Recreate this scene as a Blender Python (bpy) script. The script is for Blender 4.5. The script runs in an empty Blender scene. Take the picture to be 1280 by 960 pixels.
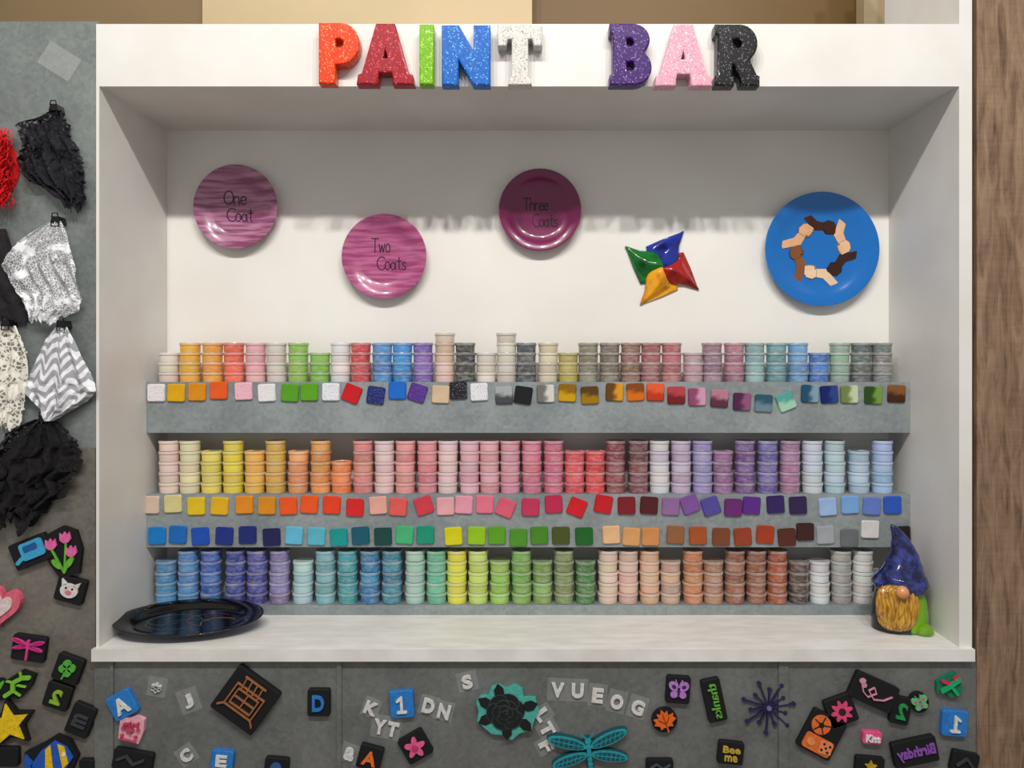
import bpy, math, random
from mathutils import Vector, Matrix, noise
random.seed(7)
D=1.5; F=960.0; VX,VY=652.0,450.0; H=1.45
def S(y=0): return (D+y)/F
def X(px,y=0): return (px-VX)*S(y)
def Z(py,y=0): return H+(VY-py)*S(y)
def lin(c):
    r=[]
    for v in c[:3]:
        v=max(0,v)/255.0
        r.append(v/12.92 if v<=0.04045 else ((v+0.055)/1.055)**2.4)
    return (r[0],r[1],r[2],1.0)
def sat(c,s=1.12,g=.93):
    l=.3*c[0]+.59*c[1]+.11*c[2]
    return tuple(max(0,min(255,(l+(v-l)*s)*g)) for v in c[:3])
sc=bpy.context.scene
COL=sc.collection
# ------------------------------------------------------------------ materials
MC={}
def newmat(name):
    m=bpy.data.materials.new(name); m.use_nodes=True
    nt=m.node_tree; b=nt.nodes['Principled BSDF']; b.inputs['Specular IOR Level'].default_value=.35
    return m,nt,b
def coords(nt,scale=(1,1,1),kind='Object'):
    tc=nt.nodes.new('ShaderNodeTexCoord'); mp=nt.nodes.new('ShaderNodeMapping')
    mp.inputs['Scale'].default_value=scale
    nt.links.new(tc.outputs[kind],mp.inputs['Vector'])
    return mp.outputs['Vector']
def ramp(nt,fac,stops,interp='LINEAR'):
    r=nt.nodes.new('ShaderNodeValToRGB'); r.color_ramp.interpolation=interp
    e=r.color_ramp.elements
    e[0].position=stops[0][0]; e[0].color=stops[0][1]
    e[1].position=stops[1][0]; e[1].color=stops[1][1]
    for p,c in stops[2:]:
        n=e.new(p); n.color=c
    nt.links.new(fac,r.inputs['Fac']); return r.outputs['Color']
def mat(name,c,rough=.5,metal=0,coat=0,c2=None,scale=25,stretch=(1,1,1),bump=0,lo=.35,hi=.65,detail=4,alpha=1):
    key=(name,tuple(c),rough,metal,coat,tuple(c2) if c2 else None,scale)
    if key in MC: return MC[key]
    m,nt,b=newmat(name)
    if c2 is None: c2=tuple(max(0,v*.93) for v in c)
    n=nt.nodes.new('ShaderNodeTexNoise'); n.inputs['Scale'].default_value=scale; n.inputs['Detail'].default_value=detail
    nt.links.new(coords(nt,stretch),n.inputs['Vector'])
    col=ramp(nt,n.outputs['Fac'],[(lo,lin(c2)),(hi,lin(c))])
    nt.links.new(col,b.inputs['Base Color'])
    b.inputs['Roughness'].default_value=rough; b.inputs['Metallic'].default_value=metal
    b.inputs['Coat Weight'].default_value=coat; b.inputs['Coat Roughness'].default_value=.08
    b.inputs['Alpha'].default_value=alpha
    if bump:
        bp=nt.nodes.new('ShaderNodeBump'); bp.inputs['Strength'].default_value=bump; bp.inputs['Distance'].default_value=.002
        nt.links.new(n.outputs['Fac'],bp.inputs['Height']); nt.links.new(bp.outputs['Normal'],b.inputs['Normal'])
    MC[key]=m; return m
def speckle(name,c,cs,scale=350,th=.28,rough=.25,coat=.4,bump=.0):
    key=('sp',name,tuple(c),tuple(cs),scale)
    if key in MC: return MC[key]
    m,nt,b=newmat(name)
    v=nt.nodes.new('ShaderNodeTexVoronoi'); v.inputs['Scale'].default_value=scale
    nt.links.new(coords(nt),v.inputs['Vector'])
    col=ramp(nt,v.outputs['Distance'],[(th,lin(cs)),(th+.06,lin(c))])
    nt.links.new(col,b.inputs['Base Color'])
    b.inputs['Roughness'].default_value=rough; b.inputs['Coat Weight'].default_value=coat; b.inputs['Coat Roughness'].default_value=.06
    if bump:
        bp=nt.nodes.new('ShaderNodeBump'); bp.inputs['Strength'].default_value=bump; bp.inputs['Distance'].default_value=.001
        nt.links.new(v.outputs['Distance'],bp.inputs['Height']); nt.links.new(bp.outputs['Normal'],b.inputs['Coat Normal'])
    MC[key]=m; return m
def glitter(name,c,cs):
    m,nt,b=newmat(name); vec=coords(nt)
    v=nt.nodes.new('ShaderNodeTexVoronoi'); v.inputs['Scale'].default_value=520; nt.links.new(vec,v.inputs['Vector'])
    sp=nt.nodes.new('ShaderNodeSeparateColor'); nt.links.new(v.outputs['Color'],sp.inputs[0])
    col=ramp(nt,sp.outputs[0],[(.0,lin([x*.82 for x in c])),(.3,lin(c)),(.9,lin(c)),(.985,lin(cs))])
    nt.links.new(col,b.inputs['Base Color']); b.inputs['Specular IOR Level'].default_value=.2
    b.inputs['Roughness'].default_value=.4; b.inputs['Coat Weight'].default_value=.35; b.inputs['Coat Roughness'].default_value=.05
    n=nt.nodes.new('ShaderNodeTexNoise'); n.inputs['Scale'].default_value=160; nt.links.new(vec,n.inputs['Vector'])
    bp=nt.nodes.new('ShaderNodeBump'); bp.inputs['Strength'].default_value=.5; bp.inputs['Distance'].default_value=.0012
    nt.links.new(n.outputs['Fac'],bp.inputs['Height']); nt.links.new(bp.outputs['Normal'],b.inputs['Coat Normal'])
    return m
def twotone(name,c,c2,axis=0):
    key=('tt',tuple(c),tuple(c2),axis)
    if key in MC: return MC[key]
    m,nt,b=newmat(name)
    vec=coords(nt,(1,1,1),'Object')
    sp=nt.nodes.new('ShaderNodeSeparateXYZ'); nt.links.new(vec,sp.inputs[0])
    n=nt.nodes.new('ShaderNodeTexNoise'); n.inputs['Scale'].default_value=90; nt.links.new(vec,n.inputs['Vector'])
    ma=nt.nodes.new('ShaderNodeMath'); ma.operation='MULTIPLY_ADD'; ma.inputs[1].default_value=38; ma.inputs[2].default_value=0.0
    nt.links.new(sp.outputs[axis*2],ma.inputs[0])
    ad=nt.nodes.new('ShaderNodeMath'); ad.operation='ADD'; nt.links.new(ma.outputs[0],ad.inputs[0]); nt.links.new(n.outputs['Fac'],ad.inputs[1])
    col=ramp(nt,ad.outputs[0],[(.3,lin(c)),(.75,lin(c2))])
    nt.links.new(col,b.inputs['Base Color']); b.inputs['Roughness'].default_value=.3; b.inputs['Metallic'].default_value=.3
    MC[key]=m; return m
def clearmat(name,c=(235,240,240),a=.22):
    m,nt,b=newmat(name)
    n=nt.nodes.new('ShaderNodeTexNoise'); n.inputs['Scale'].default_value=60; nt.links.new(coords(nt),n.inputs['Vector'])
    nt.links.new(ramp(nt,n.outputs['Fac'],[(.3,lin([v*.95 for v in c])),(.7,lin(c))]),b.inputs['Base Color'])
    b.inputs['Roughness'].default_value=.12; b.inputs['Alpha'].default_value=a; return m
def lace(name,c,scale=160,th=.3,lo=.35,nscale=30,cut=.5,dark=.75):
    m,nt,b=newmat(name)
    vec=coords(nt)
    v=nt.nodes.new('ShaderNodeTexVoronoi'); v.feature='DISTANCE_TO_EDGE'; v.inputs['Scale'].default_value=scale; nt.links.new(vec,v.inputs['Vector'])
    n=nt.nodes.new('ShaderNodeTexNoise'); n.inputs['Scale'].default_value=nscale; n.inputs['Detail'].default_value=3; n.inputs['Distortion'].default_value=1.5; nt.links.new(vec,n.inputs['Vector'])
    a1=ramp(nt,v.outputs['Distance'],[(th*.4,(1,1,1,1)),(th*.55,(lo,lo,lo,1))])
    a2=ramp(nt,n.outputs['Fac'],[(cut,(0,0,0,1)),(cut+.04,(.95,.95,.95,1))])
    mx=nt.nodes.new('ShaderNodeMath'); mx.operation='MAXIMUM'; nt.links.new(a1,mx.inputs[0]); nt.links.new(a2,mx.inputs[1])
    nt.links.new(mx.outputs[0],b.inputs['Alpha'])
    nt.links.new(ramp(nt,n.outputs['Fac'],[(.35,lin([v*dark for v in c])),(.65,lin(c))]),b.inputs['Base Color'])
    b.inputs['Roughness'].default_value=.9
    return m
def chevron(name,c,c2):
    m,nt,b=newmat(name)
    vec=coords(nt,(1,1,1),'UV')
    sp=nt.nodes.new('ShaderNodeSeparateXYZ'); nt.links.new(vec,sp.inputs[0])
    def mth(op,a,bv=None):
        x=nt.nodes.new('ShaderNodeMath'); x.operation=op
        if isinstance(a,(int,float)): x.inputs[0].default_value=a
        else: nt.links.new(a,x.inputs[0])
        if bv is not None:
            if isinstance(bv,(int,float)): x.inputs[1].default_value=bv
            else: nt.links.new(bv,x.inputs[1])
        return x.outputs[0]
    fx=mth('ABSOLUTE',mth('SUBTRACT',mth('FRACT',mth('MULTIPLY',sp.outputs[0],5.0)),.5))
    s=mth('ADD',mth('MULTIPLY',sp.outputs[1],7.0),mth('MULTIPLY',fx,1.5))
    fr=mth('FRACT',s)
    nt.links.new(ramp(nt,fr,[(.48,lin(c)),(.54,lin(c2))]),b.inputs['Base Color']); b.inputs['Roughness'].default_value=.9
    return m
def jarmat(name,white,attr=False):
    m,nt,b=newmat(name)
    if attr:
        oi=nt.nodes.new('ShaderNodeVertexColor'); oi.layer_name='Col'; src=oi.outputs['Color']
    else:
        oi=nt.nodes.new('ShaderNodeObjectInfo'); src=oi.outputs['Color']
    n=nt.nodes.new('ShaderNodeTexNoise'); n.inputs['Scale'].default_value=75; n.inputs['Detail'].default_value=3
    nt.links.new(coords(nt,(1,1,2.5)),n.inputs['Vector'])
    mx=nt.nodes.new('ShaderNodeMix'); mx.data_type='RGBA'
    f=ramp(nt,n.outputs['Fac'],[(.42,(white,white,white,1)),(.7,(min(1,white+.26),)*3+(1,))])
    nt.links.new(f,mx.inputs['Factor']); nt.links.new(src,mx.inputs['A']); mx.inputs['B'].default_value=lin((205,203,199))
    nt.links.new(mx.outputs['Result'],b.inputs['Base Color'])
    b.inputs['Roughness'].default_value=.25; b.inputs['Coat Weight'].default_value=.5
    return m
# ------------------------------------------------------------------ mesh builder
GL={}
def glyph(txt,bold):
    k=(txt,bold)
    if k in GL: return GL[k]
    cu=bpy.data.curves.new('t','FONT'); cu.body=txt; cu.extrude=.5; cu.offset=bold; cu.resolution_u=3
    o=bpy.data.objects.new('t',cu); COL.objects.link(o)
    dg=bpy.context.evaluated_depsgraph_get(); dg.update()
    me=o.evaluated_get(dg).to_mesh()
    vs=[tuple(v.co) for v in me.vertices]; fs=[tuple(p.vertices) for p in me.polygons]
    o.evaluated_get(dg).to_mesh_clear(); bpy.data.objects.remove(o); bpy.data.curves.remove(cu)
    xs=[v[0] for v in vs]; ys=[v[1] for v in vs]
    x0,x1,y0,y1=min(xs),max(xs),min(ys),max(ys)
    vs=[((v[0]-x0)/(x1-x0)-.5,(v[1]-y0)/(y1-y0)-.5,v[2]+.5) for v in vs]
    GL[k]=(vs,fs); return GL[k]
class M:
    def __init__(s,k=None): s.v=[];s.f=[];s.m=[];s.k=k or S(0)
    def prism(s,pts,t,y0=0,mat=0,ch=0):
        k=s.k
        a=sum(pts[i][0]*pts[(i+1)%len(pts)][1]-pts[(i+1)%len(pts)][0]*pts[i][1] for i in range(len(pts)))
        if a<0: pts=pts[::-1]
        n=len(pts); b=len(s.v)
        cx=sum(p[0] for p in pts)/n; cy=sum(p[1] for p in pts)/n
        rings=[(y0,1)]
        if ch:
            r=sum(math.hypot(p[0]-cx,p[1]-cy) for p in pts)/n
            rings+=[(y0+t-ch*k,1),(y0+t,1-ch/r)]
        else: rings+=[(y0+t,1)]
        for y,q in rings:
            for p in pts: s.v.append(((cx+(p[0]-cx)*q)*k,-y,(cy+(p[1]-cy)*q)*k))
        for j in range(len(rings)-1):
            for i in range(n):
                i2=(i+1)%n; s.f.append((b+j*n+i,b+j*n+i2,b+(j+1)*n+i2,b+(j+1)*n+i)); s.m.append(mat)
        e=b+(len(rings)-1)*n
        s.f.append(tuple(range(e,e+n))); s.m.append(mat)
        s.f.append(tuple(range(b+n-1,b-1,-1))); s.m.append(mat)
        return s
    def rrect(s,w,h,t,r=3,y0=0,mat=0,ch=0,cx=0,cy=0,rot=0):
        pts=[]
        for sx,sy,a0 in ((1,1,0),(-1,1,90),(-1,-1,180),(1,-1,270)):
            for a in (0,30,60,90):
                q=math.radians(a0+a); pts.append((sx*(w/2-r)+r*math.cos(q),sy*(h/2-r)+r*math.sin(q)))
        return s.prism(rotp(pts,rot,cx,cy),t,y0,mat,ch)
    def ell(s,cx,cy,rx,ry,t,rot=0,y0=0,mat=0,n=20,ch=0):
        pts=[(rx*math.cos(2*math.pi*i/n),ry*math.sin(2*math.pi*i/n)) for i in range(n)]
        return s.prism(rotp(pts,rot,cx,cy),t,y0,mat,ch)
    def cap(s,p,q,w,t,y0=0,mat=0):
        a=math.atan2(q[1]-p[1],q[0]-p[0]); pts=[]
        for c,o in ((q,-90),(p,90)):
            for i in range(6):
                g=a+math.radians(o+36*i); pts.append((c[0]+w/2*math.cos(g),c[1]+w/2*math.sin(g)))
        return s.prism(pts,t,y0,mat)
    def stroke(s,pts,w,t,y0=0,mat=0):
        for i in range(len(pts)-1): s.cap(pts[i],pts[i+1],w,t+random.random()*1e-5,y0,mat)
        return s
    def text(s,txt,cx,cy,w,h,t,y0=0,mat=0,rot=0,bold=.02):
        vs,fs=glyph(txt,bold); b=len(s.v); k=s.k; c,sn=math.cos(math.radians(rot)),math.sin(math.radians(rot))
        for v in vs:
            x,y=v[0]*w,v[1]*h
            s.v.append(((cx+x*c-y*sn)*k,-(y0+v[2]*t),(cy+x*sn+y*c)*k))
        for f in fs: s.f.append(tuple(b+i for i in f)); s.m.append(mat)
        return s
    def lathe(s,prof,seg=32,axis='z',mat=0,sx=1,sy=1,loc=(0,0,0),closed=True):
        b=len(s.v); n=len(prof)
        for r,z in prof:
            for i in range(seg):
                a=2*math.pi*i/seg; x,y=r*math.cos(a)*sx,r*math.sin(a)*sy
                p=(x,y,z) if axis=='z' else (x,-z,y)
                s.v.append((p[0]+loc[0],p[1]+loc[1],p[2]+loc[2]))
        for j in range(n-1):
            for i in range(seg):
                i2=(i+1)%seg; s.f.append((b+j*seg+i,b+j*seg+i2,b+(j+1)*seg+i2,b+(j+1)*seg+i)); s.m.append(mat)
        s.f.append(tuple(range(b+seg-1,b-1,-1))); s.m.append(mat)
        s.f.append(tuple(range(b+(n-1)*seg,b+n*seg))); s.m.append(mat)
        return s
    def box(s,x0,x1,y0,y1,z0,z1,mat=0):
        b=len(s.v)
        for z in (z0,z1):
            for x,y in ((x0,y0),(x1,y0),(x1,y1),(x0,y1)): s.v.append((x,y,z))
        for f in ((3,2,1,0),(4,5,6,7),(0,1,5,4),(1,2,6,5),(2,3,7,6),(3,0,4,7)):
            s.f.append(tuple(b+i for i in f)); s.m.append(mat)
        return s
    def grid(s,fn,nu,nv,mat=0,wrap=False):
        b=len(s.v)
        for j in range(nv+1):
            for i in range(nu+(0 if wrap else 1)): s.v.append(fn(i/nu,j/nv))
        w=nu if wrap else nu+1
        for j in range(nv):
            for i in range(nu):
                i2=(i+1)%w if wrap else i+1
                s.f.append((b+j*w+i,b+j*w+i2,b+(j+1)*w+i2,b+(j+1)*w+i)); s.m.append(mat)
        return s
    def mesh(s,name,mats,smooth=False,ang=38):
        me=bpy.data.meshes.new(name); me.from_pydata(s.v,[],s.f)
        for x in mats: me.materials.append(x)
        for p,mi in zip(me.polygons,s.m): p.material_index=mi
        if smooth:
            for p in me.polygons: p.use_smooth=True
            me.set_sharp_from_angle(angle=math.radians(ang))
        me.update(); return me
def rotp(pts,rot,cx=0,cy=0):
    c,sn=math.cos(math.radians(rot)),math.sin(math.radians(rot))
    return [(cx+x*c-y*sn,cy+x*sn+y*c) for x,y in pts]
def obj(name,me,loc=(0,0,0),rot=(0,0,0),parent=None,label=None,cat=None,group=None,kind=None):
    o=bpy.data.objects.new(name,me); COL.objects.link(o); o.location=loc; o.rotation_euler=rot
    if parent: o.parent=parent
    if label: o['label']=label
    if cat: o['category']=cat
    if group: o['group']=group
    if kind: o['kind']=kind
    return o
# ------------------------------------------------------------------ setting
white=mat('white_painted_wood',(220,218,214),rough=.45,c2=(211,208,203),scale=6,bump=.05)
whiteb=mat('white_painted_back',(232,230,225),rough=.6,c2=(225,222,216),scale=4,bump=.04)
def galv(name,c,c2):
    m,nt,b=newmat(name)
    v=nt.nodes.new('ShaderNodeTexVoronoi'); v.inputs['Scale'].default_value=130; vec=coords(nt)
    n=nt.nodes.new('ShaderNodeTexNoise'); n.inputs['Scale'].default_value=9; n.inputs['Detail'].default_value=8; nt.links.new(vec,n.inputs['Vector'])
    nt.links.new(vec,v.inputs['Vector'])
    sp=nt.nodes.new('ShaderNodeSeparateColor'); nt.links.new(v.outputs['Color'],sp.inputs[0])
    a=nt.nodes.new('ShaderNodeMath'); a.operation='MULTIPLY_ADD'; a.inputs[1].default_value=.22; nt.links.new(sp.outputs[0],a.inputs[0]); nt.links.new(n.outputs['Fac'],a.inputs[2])
    nt.links.new(ramp(nt,a.outputs[0],[(.38,lin(c2)),(.85,lin(c))]),b.inputs['Base Color'])
    b.inputs['Roughness'].default_value=.42; b.inputs['Metallic'].default_value=.35
    return m
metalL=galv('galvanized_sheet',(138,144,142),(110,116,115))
metalB=galv('galvanized_lower_brown',(132,127,119),(104,99,92))  # browner, slightly darker tone for the lower left metal
metalD=galv('galvanized_dark',(128,130,128),(104,106,105))
metalS=galv('galvanized_shelf',(162,170,171),(132,141,144))
W0,W1=X(124),X(1199); YB=.288; ZT=Z(108); ZC=Z(809); LIP=.0235
def sbox(name,x0,x1,y0,y1,z0,z1,m,bev=.001):
    me=M().box(x0,x1,y0,y1,z0,z1).mesh(name,[m]); o=obj(name,me,kind='structure')
    return o
sbox('wall_back',W0-.008,W1,YB,YB+.02,ZC-.02,ZT,whiteb)
sbox('wall_left',W0-.006,W0,0,YB,ZC,ZT,white)
sbox('wall_right',W1,X(1215),0,YB+.02,ZC,2.6,white)
sbox('trim_1',W0-.006,W1,0,YB+.02,ZT,Z(30),white)
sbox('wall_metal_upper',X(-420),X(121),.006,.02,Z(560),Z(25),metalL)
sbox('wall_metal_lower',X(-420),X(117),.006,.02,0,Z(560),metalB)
sbox('wall_metal_front',X(117),X(1221),.002,.02,0,ZC-LIP-.001,metalD)
for i,(a,b) in enumerate(((138,142),(421,427),(973,985))):
    sbox('trim_%d'%(i+2),X(a),X(b),-.002,.002,0,ZC-LIP-.001,metalD)
cm=M(); cm.box(X(114,-.012),X(1219,-.012),-.012,0.0,ZC-LIP,ZC); cm.box(W0,W1,0.0,YB,ZC-LIP,ZC)
ct=obj('countertop',cm.mesh('countertop',[mat('counter_white',(226,224,221),rough=.4,c2=(212,209,204),scale=14,stretch=(1,4,1),bump=.08)]),label='white painted wooden counter ledge with rounded front lip',cat='countertop')
def wood():
    m,nt,b=newmat('weathered_wood')
    vec=coords(nt,(7,7,1.0)); n=nt.nodes.new('ShaderNodeTexNoise'); n.inputs['Scale'].default_value=9; n.inputs['Detail'].default_value=10; n.inputs['Roughness'].default_value=.6; n.inputs['Distortion'].default_value=.9; nt.links.new(vec,n.inputs['Vector'])
    vec2=coords(nt,(10,10,120)); w=nt.nodes.new('ShaderNodeTexNoise'); w.inputs['Scale'].default_value=1; w.inputs['Detail'].default_value=3; w.inputs['Distortion'].default_value=.8; nt.links.new(vec2,w.inputs['Vector'])
    a=nt.nodes.new('ShaderNodeMath'); a.operation='MULTIPLY_ADD'; a.inputs[1].default_value=.16; nt.links.new(w.outputs['Fac'],a.inputs[0]); nt.links.new(n.outputs['Fac'],a.inputs[2])
    nt.links.new(ramp(nt,a.outputs[0],[(.36,lin((84,63,48))),(.56,lin((124,99,79))),(.8,lin((150,125,103)))]),b.inputs['Base Color'])
    b.inputs['Roughness'].default_value=.85
    bp=nt.nodes.new('ShaderNodeBump'); bp.inputs['Strength'].default_value=.5; bp.inputs['Distance'].default_value=.003; nt.links.new(a.outputs[0],bp.inputs['Height']); nt.links.new(bp.outputs['Normal'],b.inputs['Normal'])
    return m
wd=wood()
pm=M(); pm.box(X(1221),X(1400),.0,.03,0,2.8)
obj('wall_planks',pm.mesh('wall_planks',[wd]),kind='structure')
sbox('trim_8',X(1215),X(1221),.012,.03,0,2.8,mat('dark_gap',(70,60,50)))  # dark strip filling the gap beside the planks, its shade put into the colour
yb=.7
def up(n,a,b,c,y=yb,z1=2.9): sbox(n,X(a,y),X(b,y),y,y+.05,1.9,z1,mat('room_paint',c,c2=[v*.96 for v in c],scale=3))
up('wall_beyond_1',-500,253,(132,110,78)); up('wall_beyond_2',253,665,(196,174,136),.66); up('wall_beyond_3',665,1080,(110,84,46),.74); up('wall_beyond_4',1080,1500,(184,164,130),.66)
sbox('floor',-3,3,-3,.02,-.05,0,mat('floor_concrete',(120,112,104),rough=.6,scale=8))
# ------------------------------------------------------------------ shelves
YS=.189
shelf_top=[Z(478,YS),Z(618,YS),Z(757,YS)]
shelf_bot=[Z(541,YS),Z(684,YS),ZC+.0003]
names=['galvanized metal ledge shelf carrying short jar stacks','galvanized metal ledge shelf with two rows of sample tiles','low galvanized metal riser standing on the white counter']
for i in range(3):
    m=M(); zt,zb=shelf_top[i],shelf_bot[i]
    x0,x1=W0+.0003,W1-.0003
    m.box(x0,x1,YS,YS+.0015,zb,zt+.001)
    m.box(x0,x1,YS+.0015,YB-.0002,zt-.0015,zt)
    if i<2: m.box(x0,x1,YS+.0015,YB-.0002,zb,zb+.0015)
    obj('metal_shelf',m.mesh('metal_shelf',[metalS]),label=names[i],cat='shelf',group='metal paint shelves')
# ------------------------------------------------------------------ jars
JR=.0228; JH=.0222
jb=M().lathe([(.0204,0),(.0210,.0006),(.0212,.004),(.0216,.0150),(.0212,.0162)],28)
jl=M().lathe([(.0213,.0158),(.0228,.0160),(.0230,.0168),(.0230,.0204),(.0224,.0220),(.0206,.0220),(.0200,.0208),(.0001,.0208)],28)
jbm=jb.mesh('paint_jar',[jarmat('jar_paint_body',.04)],True)
jlm=jl.mesh('lid',[jarmat('jar_lid_plastic',.22)],True)
R1=[(212,440,(228,215,200),'cream'),(238,428,(240,180,20),'yellow'),(266,428,(235,160,40),'amber'),(293,428,(235,95,70),'coral'),(320,428,(225,165,175),'pink'),(346,428,(225,210,205),'pale pink'),(373,428,(150,195,70),'lime green'),(400,440,(130,185,60),'green'),(426,428,(228,220,220),'white'),(451,428,(205,50,65),'red'),(478,428,(60,130,200),'blue'),(503,428,(30,140,215),'bright blue'),(529,428,(120,85,175),'violet'),(556,416,(220,190,170),'beige'),(582,428,(40,40,45),'charcoal'),(608,440,(225,218,205),'ivory'),(633,416,(215,205,190),'ivory'),(658,428,(72,77,87),'dark grey'),(685,428,(220,205,180),'cream'),(710,440,(175,160,75),'olive yellow'),(735,430,(135,132,112),'khaki grey'),(762,430,(120,108,92),'taupe'),(788,430,(140,92,78),'brown'),(813,430,(155,88,92),'dusty rose'),(839,430,(175,92,102),'rose'),(866,440,(195,158,168),'greyish pink'),(890,430,(152,118,138),'mauve'),(917,430,(162,108,132),'mauve'),(943,430,(140,175,180),'pale teal'),(970,430,(100,155,160),'teal'),(997,430,(90,150,200),'blue'),(1023,440,(45,120,200),'blue'),(1049,430,(150,175,160),'sage green'),(1076,430,(95,105,105),'grey'),(1102,430,(118,124,124),'grey')]
c2=[(212,0,(230,205,190),'cream'),(238,0,(232,220,180),'cream'),(265,1,(238,222,90),'pale yellow'),(292,0,(235,210,25),'yellow'),(319,1,(235,180,50),'golden yellow'),(345,0,(220,175,60),'gold'),(373,1,(240,160,95),'peach orange'),(401,0,(228,150,60),'orange'),(427,2,(240,130,50),'orange'),(454,0,(225,140,132),'salmon'),(481,0,(232,195,195),'pale pink'),(507,0,(230,150,145),'salmon pink'),(534,0,(225,135,145),'pink'),(560,0,(230,195,202),'pale pink'),(587,0,(226,172,188),'light pink'),(612,0,(224,160,172),'pink'),(638,0,(220,150,170),'pink'),(665,0,(220,122,148),'rose pink'),(692,0,(202,98,125),'rose'),(718,1,(225,75,88),'coral red'),(744,1,(225,62,72),'red'),(769,0,(140,55,70),'dark rose'),(798,0,(125,58,72),'burgundy'),(824,0,(215,208,220),'pale lilac'),(851,0,(195,170,205),'lavender'),(878,0,(155,147,200),'lavender blue'),(903,1,(150,100,150),'mauve'),(931,0,(122,75,150),'violet'),(959,0,(112,95,170),'violet'),(987,0,(165,112,155),'mauve pink'),(1015,0,(190,205,220),'pale blue'),(1043,0,(178,206,220),'pale blue'),(1073,1,(172,202,225),'pale blue'),(1102,0,(150,180,220),'light blue')]
c3=[(208,1,(80,155,205),'sky blue'),(236,0,(74,142,205),'sky blue'),(264,0,(32,100,188),'blue'),(295,0,(45,68,155),'dark blue'),(322,0,(66,68,158),'indigo'),(350,0,(140,130,180),'lavender'),(379,1,(172,210,216),'pale teal'),(407,0,(115,175,183),'light teal'),(435,0,(55,158,168),'teal'),(463,0,(12,122,176),'blue teal'),(490,0,(40,130,152),'teal'),(519,0,(168,208,194),'pale mint'),(546,0,(95,183,150),'mint green'),(571,0,(225,220,40),'yellow'),(598,0,(195,218,105),'pale lime'),(625,1,(150,198,75),'light green'),(652,0,(122,176,66),'green'),(678,1,(120,162,70),'green'),(705,0,(128,146,88),'olive green'),(732,1,(62,128,52),'green'),(760,0,(233,207,184),'cream'),(785,0,(220,184,165),'peach'),(812,0,(222,180,148),'tan'),(838,1,(203,172,145),'tan'),(866,0,(192,122,74),'orange tan'),(891,1,(174,130,100),'light brown'),(918,0,(150,92,68),'brown'),(945,0,(148,92,64),'brown'),(971,0,(172,84,42),'rust brown'),(998,1,(70,48,45),'dark brown'),(1024,1,(215,215,222),'pale grey'),(1051,0,(172,170,167),'grey'),(1078,0,(215,215,212),'white'),(1103,2,(100,104,108),'grey')]
YJ=YS+.027
jobs=[]
def stack(px,n,hz,base,c,nm,row):
    z=base; c=sat(c,1.02,.95)
    for i in range(n):
        jx=X(px,YJ)+random.uniform(-.0008,.0008)
        q=random.uniform(-14,12); cc=tuple(max(0,min(255,v+q+random.uniform(-6,6))) for v in c)
        jobs.append((jx,YJ+random.uniform(-.001,.001),z+.0002,hz/JH*.992,cc,nm,row)); z+=hz
for px,top,c,nm in R1: stack(px,{440:3,428:4,430:4,416:5}[top],.0219,shelf_top[0],c,nm,1)
for px,k,c,nm in c2: stack(px,5-k,.0233,shelf_top[1],c,nm,2)
for px,k,c,nm in c3: stack(px,5-k,.0234,shelf_top[2],c,nm,3)
ind=[j for j in jobs if j[6]==2]+[j for j in jobs if j[6]==3]
rest=ind[300:]+[j for j in jobs if j[6]==1]; ind=ind[:300]
for x,y,z,s,c,nm,row in ind:
    o=bpy.data.objects.new('paint_jar',jbm); COL.objects.link(o); o.location=(x,y,z); o.scale=(1,1,s); o.rotation_euler=(0,0,random.uniform(0,6))
    o.color=lin(c); o['label']='small %s paint cup with snap lid in a stack'%nm; o['category']='paint jar'; o['group']='stacked paint jars'
    l=bpy.data.objects.new('lid',jlm); COL.objects.link(l); l.parent=o; l.color=lin(c)
vs=[];fs=[];mi=[];cols=[]
for x,y,z,s,c,nm,row in rest:
    for part,mm in ((jb,0),(jl,1)):
        b=len(vs); vs+=[(v[0]+x,v[1]+y,v[2]*s+z) for v in part.v]
        for f in part.f: fs.append(tuple(i+b for i in f)); mi.append(mm)
        cols+= [lin(c)]*len(part.v)
me=bpy.data.meshes.new('paint_jars'); me.from_pydata(vs,[],fs)
me.materials.append(jarmat('jar_paint_body_many',.05,True)); me.materials.append(jarmat('jar_lid_many',.24,True))
ca=me.color_attributes.new('Col','FLOAT_COLOR','POINT')
for i,c in enumerate(cols): ca.data[i].color=c
for p,k in zip(me.polygons,mi): p.material_index=k; p.use_smooth=True
me.set_sharp_from_angle(angle=math.radians(38))
obj('paint_jars',me,label='many short stacks of small lidded paint cups in mixed colours',cat='paint jars',kind='stuff')
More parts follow.
